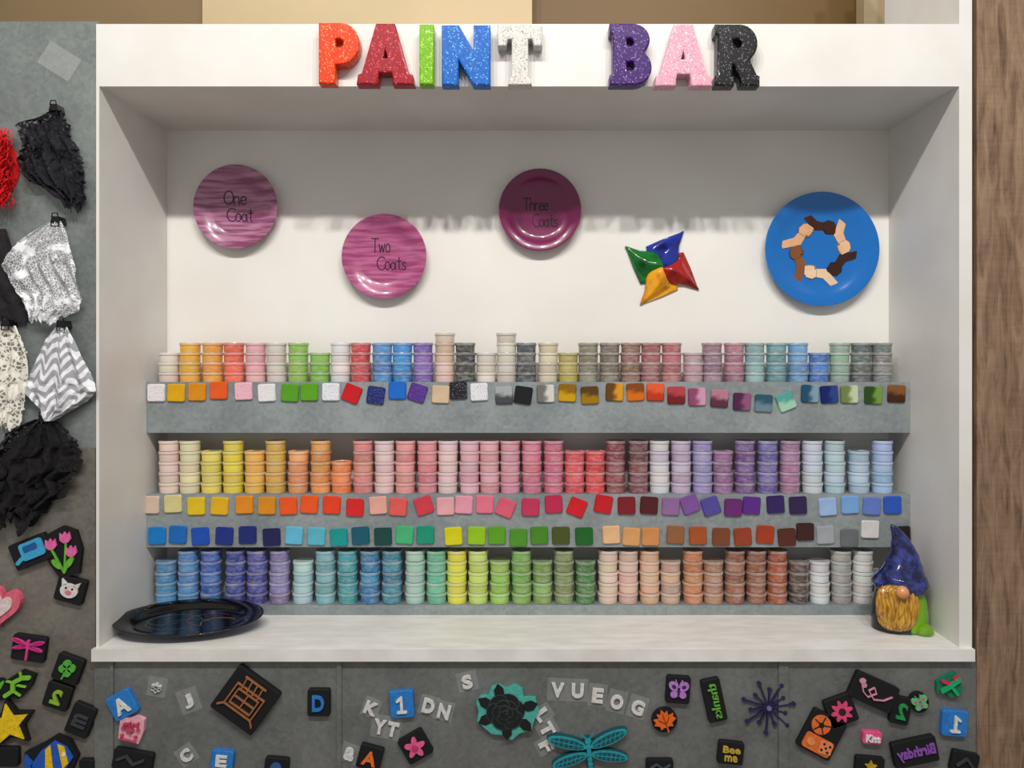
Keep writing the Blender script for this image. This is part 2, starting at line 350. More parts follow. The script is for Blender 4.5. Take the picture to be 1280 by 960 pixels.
# ------------------------------------------------------------------ sample tiles
def tile(px,py,m,label,rot=None,s=1.0):
    me=M(S(YS)).rrect(22*s,22*s,.006,2.5,ch=1.2).mesh('paint_sample_tile',[m])
    if rot is None: rot=random.uniform(-4,4)
    obj('paint_sample_tile',me,(X(px,YS),YS+.0002,Z(py,YS)),(0,math.radians(rot),0),label=label,cat='paint sample tile',group='paint sample tiles on the metal shelves')
def tg(c): return mat('tile_glaze',sat(c,1.12,.93),rough=.22,coat=.35)
TA=[(196,491,'s',(228,222,225),(120,110,130)),(221,491,'p',(232,180,10),0),(247,490,'p',(225,150,10),0),(274,488,'p',(235,100,30),0),(305,489,'s',(232,180,195),(190,90,110)),(334,491,'s',(228,225,228),(120,180,120)),(363,491,'p',(95,165,35),0),(387,490,'p',(100,170,30),0),(414,490,'s',(225,228,235),(60,70,110)),(440,492,'p',(200,20,30),0),(470,494,'s',(20,34,105),(100,130,200)),(497,488,'p',(20,110,205),0),(522,491,'s',(80,40,135),(140,110,185)),(551,493,'p',(225,200,170),0),(573,488,'s',(18,18,24),(150,150,160)),(599,490,'s',(225,225,230),(70,70,80)),(630,494,'t',(75,78,85),(175,178,182)),(654,494,'p',(14,12,16),0),(682,492,'t',(120,118,112),(225,220,210)),(709,491,'t',(210,165,10),(150,105,10)),(737,494,'t',(165,125,20),(95,65,25)),(768,490,'t',(110,70,25),(225,160,40)),(794,490,'t',(225,115,20),(140,75,25)),(819,490,'t',(200,60,30),(240,100,60)),(845,494,'t',(125,30,35),(190,70,80)),(871,496,'t',(150,75,115),(215,160,190)),(899,498,'t',(100,50,70),(190,130,150)),(927,502,'t',(85,40,80),(150,90,130)),(954,504,'t',(110,140,155),(50,90,110)),(982,502,'t',(170,215,190),(90,170,160)),(1012,492,'t',(35,80,115),(130,165,185)),(1036,493,'t',(20,35,110),(50,70,140)),(1061,493,'t',(120,135,80),(200,215,180)),(1091,494,'t',(45,80,25),(120,160,70)),(1120,492,'t',(70,40,20),(140,90,50))]
for px,py,k,a,b in TA:
    if k=='p': m=tg(a); lb='glossy painted square ceramic sample tile'
    elif k=='s': m=speckle('tile_speckled',a,b,th=.2); lb='speckled glaze square ceramic sample tile'
    else: m=twotone('tile_metallic',a,b,random.choice((0,1))); lb='two-tone streaky metallic square sample tile'
    tile(px,py,m,lb,{440:22,470:8,927:2,954:3,982:-22,522:18,654:8}.get(px),1.0)
TB=[(189,(230,205,185)),(217,(230,220,160)),(246,(238,205,30)),(275,(238,190,30)),(306,(235,150,30)),(334,(225,150,20)),(361,(240,95,30)),(387,(240,95,30)),(415,(235,70,25)),(444,(215,35,35)),(473,(240,180,165)),(498,(230,100,95)),(530,(210,65,80)),(557,(240,180,185)),(580,(240,165,185)),(606,(235,125,150)),(632,(225,100,125)),(663,(195,55,95)),(692,(190,40,80)),(721,(205,20,35)),(754,(195,15,30)),(783,(125,15,30)),(811,(80,12,20)),(838,(150,110,160)),(862,(130,85,160)),(888,(85,75,155)),(916,(105,35,110)),(939,(90,35,135)),(969,(45,20,90)),(997,(40,20,70)),(1034,(165,195,235)),(1062,(130,175,230)),(1089,(105,130,205)),(1115,(45,90,190))]
for px,c in TB: tile(px,632+random.uniform(-2.5,2.5),tg(c),'glossy painted square ceramic sample tile',{632:22,721:22,754:10,530:-18,862:-20,888:-18}.get(px))
TCc=[(197,(20,130,205)),(223,(20,110,190)),(251,(20,80,180)),(281,(15,45,130)),(310,(15,35,110)),(340,(15,25,80)),(368,(110,195,225)),(396,(100,190,210)),(424,(10,155,150)),(451,(10,90,110)),(479,(10,70,65)),(506,(80,185,130)),(532,(20,150,120)),(567,(225,220,20)),(596,(160,205,30)),(621,(100,165,35)),(648,(85,150,40)),(674,(75,140,35)),(701,(75,85,30)),(730,(25,100,35)),(764,(240,195,150)),(789,(225,170,110)),(813,(215,150,90)),(844,(150,100,60)),(872,(170,85,35)),(901,(125,70,40)),(928,(150,65,30)),(956,(165,60,20)),(983,(85,35,22)),(1006,(55,15,15)),(1031,(170,175,180)),(1061,(110,115,118)),(1087,(232,230,228)),(1126,(20,18,18))]
for px,c in TCc: tile(px,670+random.uniform(-2.5,2)-(8 if px==1087 else 0)-(4 if px==1006 else 0),tg(c),'glossy painted square ceramic sample tile')
# ------------------------------------------------------------------ big letters
def arc(cx,cy,rx,ry,a0,a1,n=10): return [(cx+rx*math.cos(math.radians(a0+(a1-a0)*i/n)),cy+ry*math.sin(math.radians(a0+(a1-a0)*i/n))) for i in range(n+1)]
def L_P(): return [[(0,0),(.36,0),(.36,.33),(.52,.33)]+arc(.55,.665,.45,.335,-90,90)+[(0,1)],[(.36,.58),(.36,.78)]+arc(.52,.68,.14,.10,90,-90,6)]
def L_A(): return [[(-.02,0),(.33,0),(.33,.1),(.36,.2),(.64,.2),(.67,.1),(.67,0),(1.02,0),(1.0,.12),(.93,.14),(.66,1),(.34,1),(.07,.14),(0,.12)],[(.42,.4),(.58,.4),(.5,.7)]]
def L_I(): return [[(0,0),(1,0),(1,1),(0,1)]]
def L_N(): return [[(0,0),(.3,0),(.3,.52),(.68,0),(1,0),(1,1),(.7,1),(.7,.48),(.32,1),(0,1)]]
def L_T(): return [[(.26,0),(.74,0),(.72,.08),(.66,.1),(.66,.8),(.82,.8),(.86,.68),(1,.68),(1,1),(0,1),(0,.68),(.14,.68),(.18,.8),(.34,.8),(.34,.1),(.28,.08)]]
def L_B(): return [[(0,0),(.55,0)]+arc(.6,.275,.4,.275,-90,60)+arc(.55,.75,.4,.25,-50,90)+[(0,1),(0,.88),(.08,.86),(.08,.14),(0,.12)],[(.36,.2),(.36,.4)]+arc(.52,.3,.12,.1,90,-90,6),[(.36,.62),(.36,.8)]+arc(.5,.71,.12,.09,90,-90,6)]
def L_R(): return [[(0,0),(.38,0),(.38,.12),(.34,.14),(.34,.36),(.44,.36),(.6,.1),(.62,0),(1,0),(1,.12),(.94,.14),(.76,.42)]+arc(.55,.7,.4,.3,-50,90)+[(0,1),(0,.88),(.06,.86),(.06,.14),(0,.12)],[(.36,.6),(.36,.8)]+arc(.52,.7,.12,.1,90,-90,6)]
def curvemesh(loops,ext,bev):
    cu=bpy.data.curves.new('c','CURVE'); cu.dimensions='2D'; cu.fill_mode='BOTH'; cu.extrude=ext; cu.bevel_depth=bev; cu.bevel_resolution=3
    for lp in loops:
        sp=cu.splines.new('POLY'); sp.points.add(len(lp)-1); sp.use_cyclic_u=True
        for i,p in enumerate(lp): sp.points[i].co=(p[0],p[1],0,1)
    o=bpy.data.objects.new('c',cu); COL.objects.link(o); dg=bpy.context.evaluated_depsgraph_get(); dg.update()
    me=bpy.data.meshes.new_from_object(o.evaluated_get(dg)); bpy.data.objects.remove(o); bpy.data.curves.remove(cu)
    for v in me.vertices: x,y,z=v.co; v.co=(x,-z,y)
    for p in me.polygons: p.use_smooth=True
    me.set_sharp_from_angle(angle=math.radians(50))
    return me
YL=-.030
LT=[('P',L_P,398,449,28,104,(226,56,0),(255,170,100),'orange glitter'),('A',L_A,447,516,29,105,(152,0,24),(240,100,120),'red glitter'),('I',L_I,524,542,30,105,(112,176,0),(205,235,120),'lime green glitter'),('N',L_N,552,613,31,106,(0,92,184),(120,200,245),'bright blue glitter'),('T',L_T,622,678,30,106,(210,207,202),(120,116,110),'silver white glitter'),('B',L_B,762,815,29,106,(56,16,98),(160,120,200),'purple glitter'),('A',L_A,820,889,30,107,(222,158,178),(252,235,240),'pale pink glitter'),('R',L_R,894,950,30,107,(3,3,4),(120,120,130),'black glitter')]
for ch,fn,xa,xb,ya,yb_,c,cs,nm in LT:
    w=(xb-xa)*S(YL); h=(yb_-ya)*S(YL); bv=.0032
    loops=[]
    for li,lp in enumerate(fn()): loops.append([((p[0]-.5)*(w-2*bv),p[1]*(h-2*bv)+bv) for p in lp])
    me=curvemesh(loops,.0152-bv,bv); me.materials.append(glitter('glitter_enamel',c,cs))
    obj('sign_letter',me,(X((xa+xb)/2,YL),-.0150,Z(yb_,YL)),label='chunky %s letter %s mounted on the white header'%(nm,ch),cat='sign letter',group='raised letters on the white header')
# ------------------------------------------------------------------ handwriting
SF={'O':(.75,[arc(.36,.5,.36,.5,90,450,20)]),'n':(.52,[[(0,.6),(.02,0)],[(.02,.4),(.15,.57),(.3,.58),(.4,.45),(.42,0)]]),'e':(.52,[[(0,.3),(.44,.33),(.4,.52),(.22,.6),(.04,.45),(.02,.2),(.12,.03),(.3,0),(.45,.08)]]),
'C':(.72,[arc(.42,.5,.42,.5,50,310,16)]),'o':(.52,[arc(.22,.3,.22,.3,90,450,14)]),'a':(.55,[arc(.2,.28,.2,.28,60,420,14),[(.42,.58),(.42,.1),(.5,0)]]),'t':(.45,[[(.2,.95),(.2,.08),(.32,0)],[(0,.62),(.42,.64)]]),
'T':(.78,[[(0,1),(.75,.98)],[(.38,1),(.36,0)]]),'w':(.72,[[(0,.6),(.15,0),(.3,.5),(.45,0),(.62,.6)]]),'s':(.45,[[(.36,.52),(.2,.6),(.04,.48),(.14,.34),(.32,.24),(.34,.08),(.18,0),(0,.08)]]),
'h':(.52,[[(0,1),(.02,0)],[(.02,.4),(.15,.57),(.3,.58),(.4,.45),(.42,0)]]),'r':(.4,[[(0,.6),(.02,0)],[(.02,.38),(.14,.56),(.34,.58)]])}
def hand(m,txt,x0,x1,yb,h,w=1.2,y0=0):
    tot=sum(SF[c][0] for c in txt); sx=(x1-x0)/tot; x=x0
    for c in txt:
        for st in SF[c][1]: m.stroke([(x+p[0]*sx,yb+p[1]*h) for p in st],w,.0006,y0)
        x+=SF[c][0]*sx
def plate(px,py,rp,m,label,words=None,kw=None):
    yr=YB-.026; k=S(yr); R=rp*k
    pm=M().lathe([(R*.5,0),(R*.55,.003),(R*.9,.019),(R,.0245),(R*1.0,.026),(R*.97,.0265),(R*.78,.017),(R*.66,.0125),(R*.6,.011),(.0005,.011)],64,'y')
    o=obj('plate',pm.mesh('plate',[m],True),(X(px,yr),YB+.0003,Z(py,yr)),label=label,cat='plate')
    o['group']='decorated plates hung on the back wall'
    if words:
        w=M(S(YB-.012))
        for t,xa,xb,yb2,h in words: hand(w,t,xa-px,xb-px,py-yb2,h)
        obj('lettering',w.mesh('lettering',[mat('black_ink',(24,8,18),rough=.4)]),(0,-.0109,0),parent=o)
    return o
def glaze(n,c,c2,lo=.4,hi=.6): return mat(n,c,rough=.24,coat=.4,c2=c2,scale=13,stretch=(.9,1,9),lo=lo,hi=hi,detail=8)
plate(294,258,52.5,glaze('one_coat_glaze',(178,120,150),(126,62,98)),'pink brushed ceramic plate handwritten One Coat',[('One',277,306,254,17),('Coat',281,314,275,16)])
plate(480,320,53,glaze('two_coat_glaze',(182,98,140),(146,56,104)),'rose pink ceramic plate handwritten Two Coats',[('Two',463,487,314,17),('Coats',470,507,336,16)])
plate(675,262,51.5,glaze('three_coat_glaze',(116,16,76),(110,13,71)),'deep magenta ceramic plate handwritten Three Coats',[('Three',654,686,261,15),('Coats',666,698,282,16)])
bp=plate(1028,311,71.5,speckle('blue_speckled_glaze',(8,104,184),(24,84,150),scale=130,th=.12,rough=.15,coat=.4),'bright blue plate painted with a ring of six clasped arms')
hm=M(S(YB-.012))
sk=[(62,26,12),(228,184,144),(56,28,18),(236,202,170),(134,82,46),(224,172,130)]
R0=29.5
for i in range(6):
    th=90-60*i-4
    n=(math.cos(math.radians(th)),math.sin(math.radians(th))); u=(n[1],-n[0])
    def P(a,b,n=n,u=u): return (n[0]*(R0+b)+u[0]*a, n[1]*(R0+b)+u[1]*a)
    y0=.0003*i
    hm.prism([P(-25,10),P(-20,18),P(-6,6),P(6,4.5),P(6,-5),P(-9,-6)],.0008,y0,i)
    hm.prism([P(2.4,5.2),P(8,8.2),P(16,6),P(18,-3),P(16,-9.6),P(5.6,-9.6),P(2.4,-5.5)],.0011,y0,6+i)
    hm.prism([P(3,4.6),P(8,7.4),P(15.4,5.4),P(17.2,-2),P(8,-3),P(3,-5)],.0013,y0,i)
    for q in range(4):
        a=P(7+q*3.1,3-q*.3); b=P(7.2+q*3.0,-8+abs(q-1.4)*.7); hm.cap(a,b,2.8,.0018,y0,i)
mats=[mat('painted_skin',c,rough=.3) for c in sk]+[mat('painted_skin_line',tuple(v*.6 for v in c),rough=.3) for c in sk]
obj('painted_arms',hm.mesh('painted_arms',mats),(0,-.0109,0),parent=bp,label='ring of six painted forearms clasping wrists in many skin tones')
# ------------------------------------------------------------------ pinwheel
yp=YB-.02; kp=S(yp)
e=obj('pinwheel',None,(X(829,yp),YB+.0005,Z(334,yp)),label='ceramic pinwheel with four folded blades in glossy colours',cat='pinwheel')
for i,(c,cb) in enumerate((((22,44,150),(8,14,70)),((165,34,30),(85,12,12)),((232,160,15),(180,105,10)),((20,110,40),(8,60,28)))):
    def bl(u,v):
        A=[(0,0),(-9,7),(-18,17),(-20,27),(0,36),(27,46)]; B=[(0,0),(8,-2),(16,3),(20,14),(21,28),(27,46)]
        t=u*5; j=min(4,int(t)); f=t-j
        a=(A[j][0]*(1-f)+A[j+1][0]*f,A[j][1]*(1-f)+A[j+1][1]*f); b=(B[j][0]*(1-f)+B[j+1][0]*f,B[j][1]*(1-f)+B[j+1][1]*f)
        x=a[0]*(1-v)+b[0]*v; y=a[1]*(1-v)+b[1]*v
        fold=max(0,1-abs(v-.62)/.38)
        d=.003+.019*math.sin(math.pi*min(1,max(0,u*.92+.06)))*(fold**.8)+.012*(1-u)*v
        r=math.radians(-90*i); return ((x*math.cos(r)-y*math.sin(r))*kp,-d,(x*math.sin(r)+y*math.cos(r))*kp)
    bm=M().grid(bl,30,18); me=bm.mesh('blade',[mat('pinwheel_glaze',c,rough=.12,coat=.5,c2=cb,scale=28,lo=.3,hi=.5)],True,60)
    o=obj('blade',me,parent=e,label=('blue','red','yellow','green')[i]+' blade'); md=o.modifiers.new('s','SOLIDIFY'); md.thickness=.004; md.offset=0
obj('hub',M().lathe([(.006,0.0),(.006,.018),(.005,.021),(.001,.022)],16,'y').mesh('hub',[mat('hub_glaze',(24,40,100),coat=.6)],True),parent=e)
# ------------------------------------------------------------------ platter
ry=.56
pl=M()
pl.lathe([(.0005,0),(.088,0),(.092,.0015),(.125,.0105),(.143,.0155),(.148,.0175),(.1478,.019),(.145,.0195),(.118,.0150),(.108,.0105),(.100,.0080),(.09,.0070),(.0005,.0068)],128,'z',sy=ry)
def zz(x,y):
    rr=math.hypot(x,y/ry)
    if rr<.09: return .0076
    for r0,z0,r1,z1 in ((.09,.0070,.1,.008),(.1,.008,.108,.0105),(.108,.0105,.118,.015),(.118,.015,.15,.0203)):
        if rr<=r1: return z0+(z1-z0)*(rr-r0)/(r1-r0)+.0007
    return .02
def arcs(cx,cy,r,a0,a1,mt):
    pts=arc(cx,cy,r,r*.6,a0,a1,30)
    b=len(pl.v)
    for i in range(len(pts)):
        p=pts[max(0,i-1)]; q=pts[min(len(pts)-1,i+1)]; d=Vector((q[0]-p[0],q[1]-p[1])).normalized()*.0005; x,y=pts[i]
        pl.v.append((x-d.y,y+d.x,zz(x,y))); pl.v.append((x+d.y,y-d.x,zz(x,y)))
    for i in range(len(pts)-1): pl.f.append((b+2*i,b+2*i+1,b+2*i+3,b+2*i+2)); pl.m.append(mt)
arcs(-.03,.0,.055,0,300,1); arcs(.04,.005,.045,40,260,2); arcs(-.05,.01,.035,100,330,1); arcs(.0,-.02,.05,0,180,1); arcs(.06,-.01,.035,30,200,3)
for i in range(9):
    a=random.uniform(0,6.28); r=random.uniform(.123,.135); arcs(r*math.cos(a),r*math.sin(a)*ry,random.uniform(.001,.003),random.uniform(0,200),random.uniform(220,360),random.choice((2,3,4,5)))
pla=obj('platter',pl.mesh('platter',[mat('black_glaze',(6,6,7),rough=.14,coat=.4,c2=(4,4,5)),mat('teal_line',(58,100,116)),mat('red_line',(160,56,50)),mat('gold_line',(165,135,64)),mat('lilac_line',(110,90,140)),mat('white_line',(150,150,142))],True,80),(-.688,.092,ZC+.0118),(math.radians(8),0,math.radians(8)),label='oval glossy black platter with coloured arcs resting on the counter',cat='platter')
# ------------------------------------------------------------------ gnome
gx,gy,gz=.790,.106,ZC-.0002
g=obj('gnome_figurine',None,(gx,gy,gz),label='glazed ceramic gnome with tall blue hat and golden beard',cat='figurine')
gb=M().lathe([(.050,0),(.056,.004),(.0575,.03),(.054,.06),(.046,.085),(.03,.1),(.01,.105)],40,'z',sy=.78)
def bodymat():
    m,nt,b=newmat('green_black_glaze'); vec=coords(nt)
    sp=nt.nodes.new('ShaderNodeSeparateXYZ'); nt.links.new(vec,sp.inputs[0])
    n=nt.nodes.new('ShaderNodeTexNoise'); n.inputs['Scale'].default_value=30; nt.links.new(vec,n.inputs['Vector'])
    a=nt.nodes.new('ShaderNodeMath'); a.operation='MULTIPLY_ADD'; a.inputs[1].default_value=22; a.inputs[2].default_value=-.15; nt.links.new(sp.outputs[0],a.inputs[0])
    c=nt.nodes.new('ShaderNodeMath'); c.operation='ADD'; nt.links.new(a.outputs[0],c.inputs[0]); nt.links.new(n.outputs['Fac'],c.inputs[1])
    nt.links.new(ramp(nt,c.outputs[0],[(.35,lin((12,18,18))),(.55,lin((112,165,16)))]),b.inputs['Base Color'])
    b.inputs['Roughness'].default_value=.15; b.inputs['Coat Weight'].default_value=.5; return m
obj('body',gb.mesh('body',[bodymat()],True),parent=g,label='black and bright green glazed body')
def beard(u,v):
    a=2*math.pi*u; ph=math.pi*v
    r=math.sin(ph)**.5*(1-.10*v); x=.0425*r*math.cos(a); y=.030*r*math.sin(a); z=.047*math.cos(ph)+.054
    nz=noise.noise(Vector((x*60,z*25,1)))
    gr=1+.07*math.sin(a*20+6*nz+3*math.sin(z*80))+.05*nz
    return (-.019+x*gr,-.030+y*gr,z)
obj('beard',M().grid(beard,160,60,wrap=True).mesh('beard',[mat('gold_glaze',(206,154,48),rough=.2,coat=.5,c2=(120,78,18),scale=75,stretch=(3,3,.5),lo=.32,hi=.6)],True,80),parent=g,label='wide wavy golden brown beard')
obj('nose',M().lathe([(.0005,-.013),(.007,-.011),(.012,-.005),(.013,0),(.012,.005),(.007,.011),(.0005,.013)],24,'z',loc=(-.024,-.061,.094)).mesh('nose',[mat('nose_glaze',(226,150,95),rough=.15,coat=.6)],True,80),parent=g)
obj('foot',M().lathe([(.018,0),(.021,.006),(.016,.018),(.004,.023)],20,'z',sy=1.1,loc=(.032,-.032,.0)).mesh('foot',[mat('foot_glaze',(110,160,22),rough=.15,coat=.6,c2=(60,110,20))],True),parent=g)
hp=[(.084,.050,0,-.004),(.090,.057,0,-.004),(.098,.0575,0,-.003),(.106,.053,.001,-.002),(.115,.0465,.004,0),(.13,.0405,.007,0),(.145,.034,.009,0),(.16,.028,.009,0),(.175,.0222,.006,0),(.19,.017,.001,0),(.203,.012,-.006,0),(.213,.0075,-.012,0),(.2180,.002,-.016,0)]
def hat(u,v):
    t=v*(len(hp)-1); j=min(len(hp)-2,int(t)); f=t-j; q=[hp[j][i]*(1-f)+hp[j+1][i]*f for i in range(4)]
    a=2*math.pi*u; nz=noise.noise(Vector((math.cos(a)*1.5,math.sin(a)*1.5,q[0]*40)))
    r=q[1]*(1+.05*nz+.018*math.sin(q[0]*260+2*math.sin(a+q[0]*40)))
    return (q[2]+r*math.cos(a)*.97,q[3]+r*math.sin(a)*.82,q[0]+(.006*math.sin(a) if v<.35 else 0))
obj('hat',M().grid(hat,72,90,wrap=True).mesh('hat',[mat('cobalt_glaze',(52,68,150),rough=.12,coat=.7,c2=(14,18,66),scale=64,lo=.44,hi=.7,detail=7,bump=.15)],True,80),parent=g,label='mottled glossy dark blue pointed hat with bent tip')
# ------------------------------------------------------------------ stamps
BLK=(16,16,19)
def foamm(c): return mat('craft_foam',sat(c,1.08,.95),rough=.75,c2=[v*.88 for v in sat(c,1.08,.95)],scale=160)
clear=clearmat('clear_acrylic',(225,230,230),.13)
YW=.002
def stamp(name,px,py,rot,base,design,dc,label,t=.011,cat='foam stamp',group='foam stamps stuck on the metal panels',yw=None,basem=None,dt=.004):
    y=(YW if yw is None else yw)
    if px<117: y=.006
    b=M(S(y-t))
    if isinstance(base,tuple): b.rrect(base[0],base[1],t,3 if t>.005 else 1,ch=1 if t>.005 else .3)
    else: base(b)
    o=obj(name,b.mesh(name,[basem or foamm(BLK)]),(X(px,y-t),y+.0003,Z(py,y-t)),(0,math.radians(rot),0),label=label,cat=cat,group=group)
    if design:
        d=M(S(y-t)); design(d)
        obj('raised_design',d.mesh('raised_design',[foamm(c) for c in dc]),(0,-t+.0001,0),parent=o)
    return o
def tx(s,w,h,bold=.03,rot=0): return lambda d: d.text(s,0,0,w,h,.004,rot=rot,bold=bold)
def clr(px,py,s,rot=0,w=24,h=26,lw=12,lh=17):
    stamp('letter_stamp',px,py,rot,(w,h),tx(s,lw,lh,.05),[(226,224,222)],'clear acrylic tile stamp with white raised %s'%('asterisk' if s=='*' else 'character '+s),t=.002,cat='letter stamp',group='clear letter stamps on the metal panel',basem=clear)
for a in ((196,859,'*',10,24,24,13,13),(236,876,'J',-20,26,30,11,17),(584,852,'S',-12,26,24,13,17),(233,944,'C',-35,24,24,14,16),(464,885,'K',22,22,24,16,16),(475,908,'Y',10,22,28,15,18),(491,911,'T',14,20,28,14,18),(536,882,'D',14,24,24,15,18),(555,889,'N',14,24,24,15,18),(437,942,'a',20,24,24,13,16),(697,862,'V',3,26,28,16,18),(722,863,'U',2,26,28,15,18),(747,869,'E',6,24,28,14,18),(771,877,'O',14,24,28,16,18),(797,884,'G',18,24,28,16,18),(678,893,'L',55,20,26,13,17),(684,911,'T',60,20,26,15,17),(683,932,'F',62,20,26,13,17)): clr(*a)
bluef=foamm((45,125,200))
T=.004
def bb(px,py,s,rot,w,h,fn): stamp('foam_stamp',px,py,rot,(w,h),fn,[(232,232,230)],'bright blue foam block stamp with white %s'%s,basem=bluef)
def one(d,f=1): d.stroke([(0,-9),(0,9),(-5*f,5)],3.4,T); d.stroke([(-5,-9),(5,-9)],3,T)
bb(152,882,'A',-28,32,32,tx('A',18,20)); bb(502,881,'numeral 1',-4,30,34,one); bb(1194,905,'numeral 1',4,32,32,lambda d:one(d,-1)); bb(277,951,'E',5,28,24,tx('E',14,14))
def star(n,r1,r2,off=90): return [((r1 if i%2==0 else r2)*math.cos(math.radians(off+180*i/n)),(r1 if i%2==0 else r2)*math.sin(math.radians(off+180*i/n))) for i in range(2*n)]
def petals(n,r,a,off=0,m=48): return [((r+a*math.cos(n*2*math.pi*i/m))*math.cos(2*math.pi*i/m+off),(r+a*math.cos(n*2*math.pi*i/m))*math.sin(2*math.pi*i/m+off)) for i in range(m)]
def d1(d):
    w=1.8
    d.stroke([(-20,-16),(20,-16),(20,14),(-20,14),(-20,-16)],w,T)
    d.stroke([(-15,-11),(15,-11),(15,9),(-15,9),(-15,-11)],w,T)
    for a in (-12,-4,4,12): d.stroke([(a,9),(a-2,26)],w,T)
    d.stroke([(-16,26),(14,26)],w,T); d.stroke([(-26,-22),(-20,-16)],w,T); d.stroke([(26,-22),(20,-16)],w,T); d.stroke([(-15,-1),(15,-1)],w,T); d.stroke([(0,-11),(0,9)],w,T)
stamp('foam_stamp',306,876,36,(64,64),d1,[(160,104,66)],'large black square foam stamp with thin copper outline design',t=.014)
stamp('foam_stamp',398,879,0,(28,34),tx('D',15,20),[(45,125,200)],'black foam stamp with blue raised letter D')
def dgirl(d):
    d.text('girl',0,6,20,9,T,bold=.02); d.prism(petals(5,4,1.4),T); 
    for x,y in ((-9,-8),(8,-8),(-9,1),(10,1)): d.ell(x,y,2,2,T)
    d.stroke([(-11,-12),(9,-14)],1.4,T)
stamp('foam_stamp',163,912,8,lambda b:b.prism([(-14,-14),(12,-17),(16,0),(15,14),(4,17),(-4,13),(-15,15)],.01),dgirl,[(200,70,105)],'pale pink cut-out foam stamp with darker pattern',basem=foamm((236,180,194)))
stamp('foam_stamp',165,952,10,(50,26),lambda d:d.stroke([(-18,0),(-8,6),(2,-3),(14,4)],3,T),[(60,65,65)],'dark foam stamp with a squiggle')
stamp('foam_stamp',345,960,5,(30,24),lambda d:d.ell(0,0,7,7,T),[(60,90,150)],'black foam stamp with dark blue dot')
stamp('foam_stamp',462,948,15,(30,30),tx('A',18,17),[(235,120,50)],'black foam stamp with orange letter A')
stamp('foam_stamp',519,934,-30,(34,34),lambda d:(d.prism(petals(5,10,3.5),T),d.ell(0,0,4,4,T,mat=1,y0=.002)),[(232,100,150),(200,60,110)],'black square foam stamp with pink flower')
def rosebase(b): b.prism([(-38,4),(-34,12),(-26,14),(-22,26),(-14,30),(-4,27),(6,34),(16,30),(20,20),(34,22),(41,8),(37,-6),(36,-18),(22,-24),(14,-34),(0,-30),(-12,-31),(-24,-24),(-33,-18),(-33,-6)],.012)
def rose(d):
    for x,y,r in ((-26,6,160),(-22,-14,215),(28,12,25),(27,-12,-35),(-12,22,110),(6,-24,-80)):
        d.prism(rotp([(-10,0),(-4,6),(4,6),(11,0),(4,-6),(-4,-6)],r,x,y),.003,mat=0)
    h=.003
    for n,rad,rp,off in ((6,14,13,20),(5,9,9.5,55),(3,4.5,6.5,10)):
        for i in range(n):
            a=off+360*i/n; cx,cy=rad*math.cos(math.radians(a)),rad*.9*math.sin(math.radians(a))
            hh=h+.0003*i
            d.prism(rotp([(rp*math.cos(q)*.8,rp*math.sin(q)) for q in [2*math.pi*k/18 for k in range(18)]],a,cx,cy),hh,mat=1)
            d.prism(rotp([((rp-.8)*math.cos(q)*.8,(rp-.8)*math.sin(q)) for q in [2*math.pi*k/18 for k in range(18)]],a,cx,cy),hh+.00015,mat=0)
        h+=.0022
    d.stroke([(-2.5,1),(-1,3.5),(2,3),(2.5,0),(0,-1.5)],1.0,h+.0008,mat=1)
stamp('foam_stamp',632,889,10,rosebase,rose,[(20,23,24),(62,72,72)],'large black rose foam stamp on a teal backing',basem=foamm((84,176,164)))
def dfly(w,bw,grow=0,T=T,detail=True):
    def f(d):
        d.stroke([(0,16),(0,8),(0,-26)],bw+grow,T)
        d.ell(0,20,bw*.8+grow/2,bw*.7+grow/2,T)
        if detail and w>30:
            for q in range(6): d.ell(0,4-q*6,bw*.62,2.2,T+.0015,mat=0)
            d.stroke([(-2,23),(-7,29)],1.2,T); d.stroke([(2,23),(7,29)],1.2,T)
        for s in (-1,1):
            for a,l,yy in ((18,w,12),(-12,w*.92,4)):
                c=(s*l*.55*math.cos(math.radians(a)),yy+l*.55*math.sin(math.radians(a)))
                d.ell(c[0],c[1],l*.5+grow/2,l*.14+grow/2,T,rot=s*a)
                if not detail: continue
                d.ell(c[0],c[1],l*.43,l*.10,T+.001,rot=s*a,mat=1)
                tn=s*math.tan(math.radians(a))
                for q in (-.32,-.2,-.08,.04,.16,.28): d.stroke([(c[0]+l*q-1,c[1]+l*q*tn-l*.08),(c[0]+l*q+1,c[1]+l*q*tn+l*.08)],.9 if w>30 else .5,T+.0015)
                d.stroke([(c[0]-l*.4,c[1]-l*.4*tn),(c[0]+l*.4,c[1]+l*.4*tn)],1.0 if w>30 else .5,T+.0015)
                d.stroke([(0,yy),(s*6,yy+2*(1 if a>0 else -1))],3 if w>30 else 1.5,T)
    return f
stamp('foam_stamp',737,946,-6,dfly(50,6,1.5,.011,False),dfly(50,5),[(44,152,164),(18,80,90)],'large teal dragonfly foam stamp with segmented wings',t=.011,basem=foamm((24,78,86)))
def bfly(s=1.0):
    def f(d):
        for q in (-1,1):
            d.ell(q*6*s,5*s,6.5*s,5*s,T,rot=q*35); d.ell(q*5*s,-4.5*s,4.5*s,4*s,T,rot=-q*30)
            d.stroke([(0,4*s),(q*4*s,12*s)],1.3*s,T); d.ell(q*6*s,5*s,2.6*s,2*s,T+.001,rot=q*35,mat=1)
        d.ell(0,0,1.5*s,8*s,T,mat=1)
    return f
stamp('foam_stamp',848,863,4,(30,34),bfly(1.05),[(185,130,205),(70,30,90)],'black foam stamp with lilac butterfly')
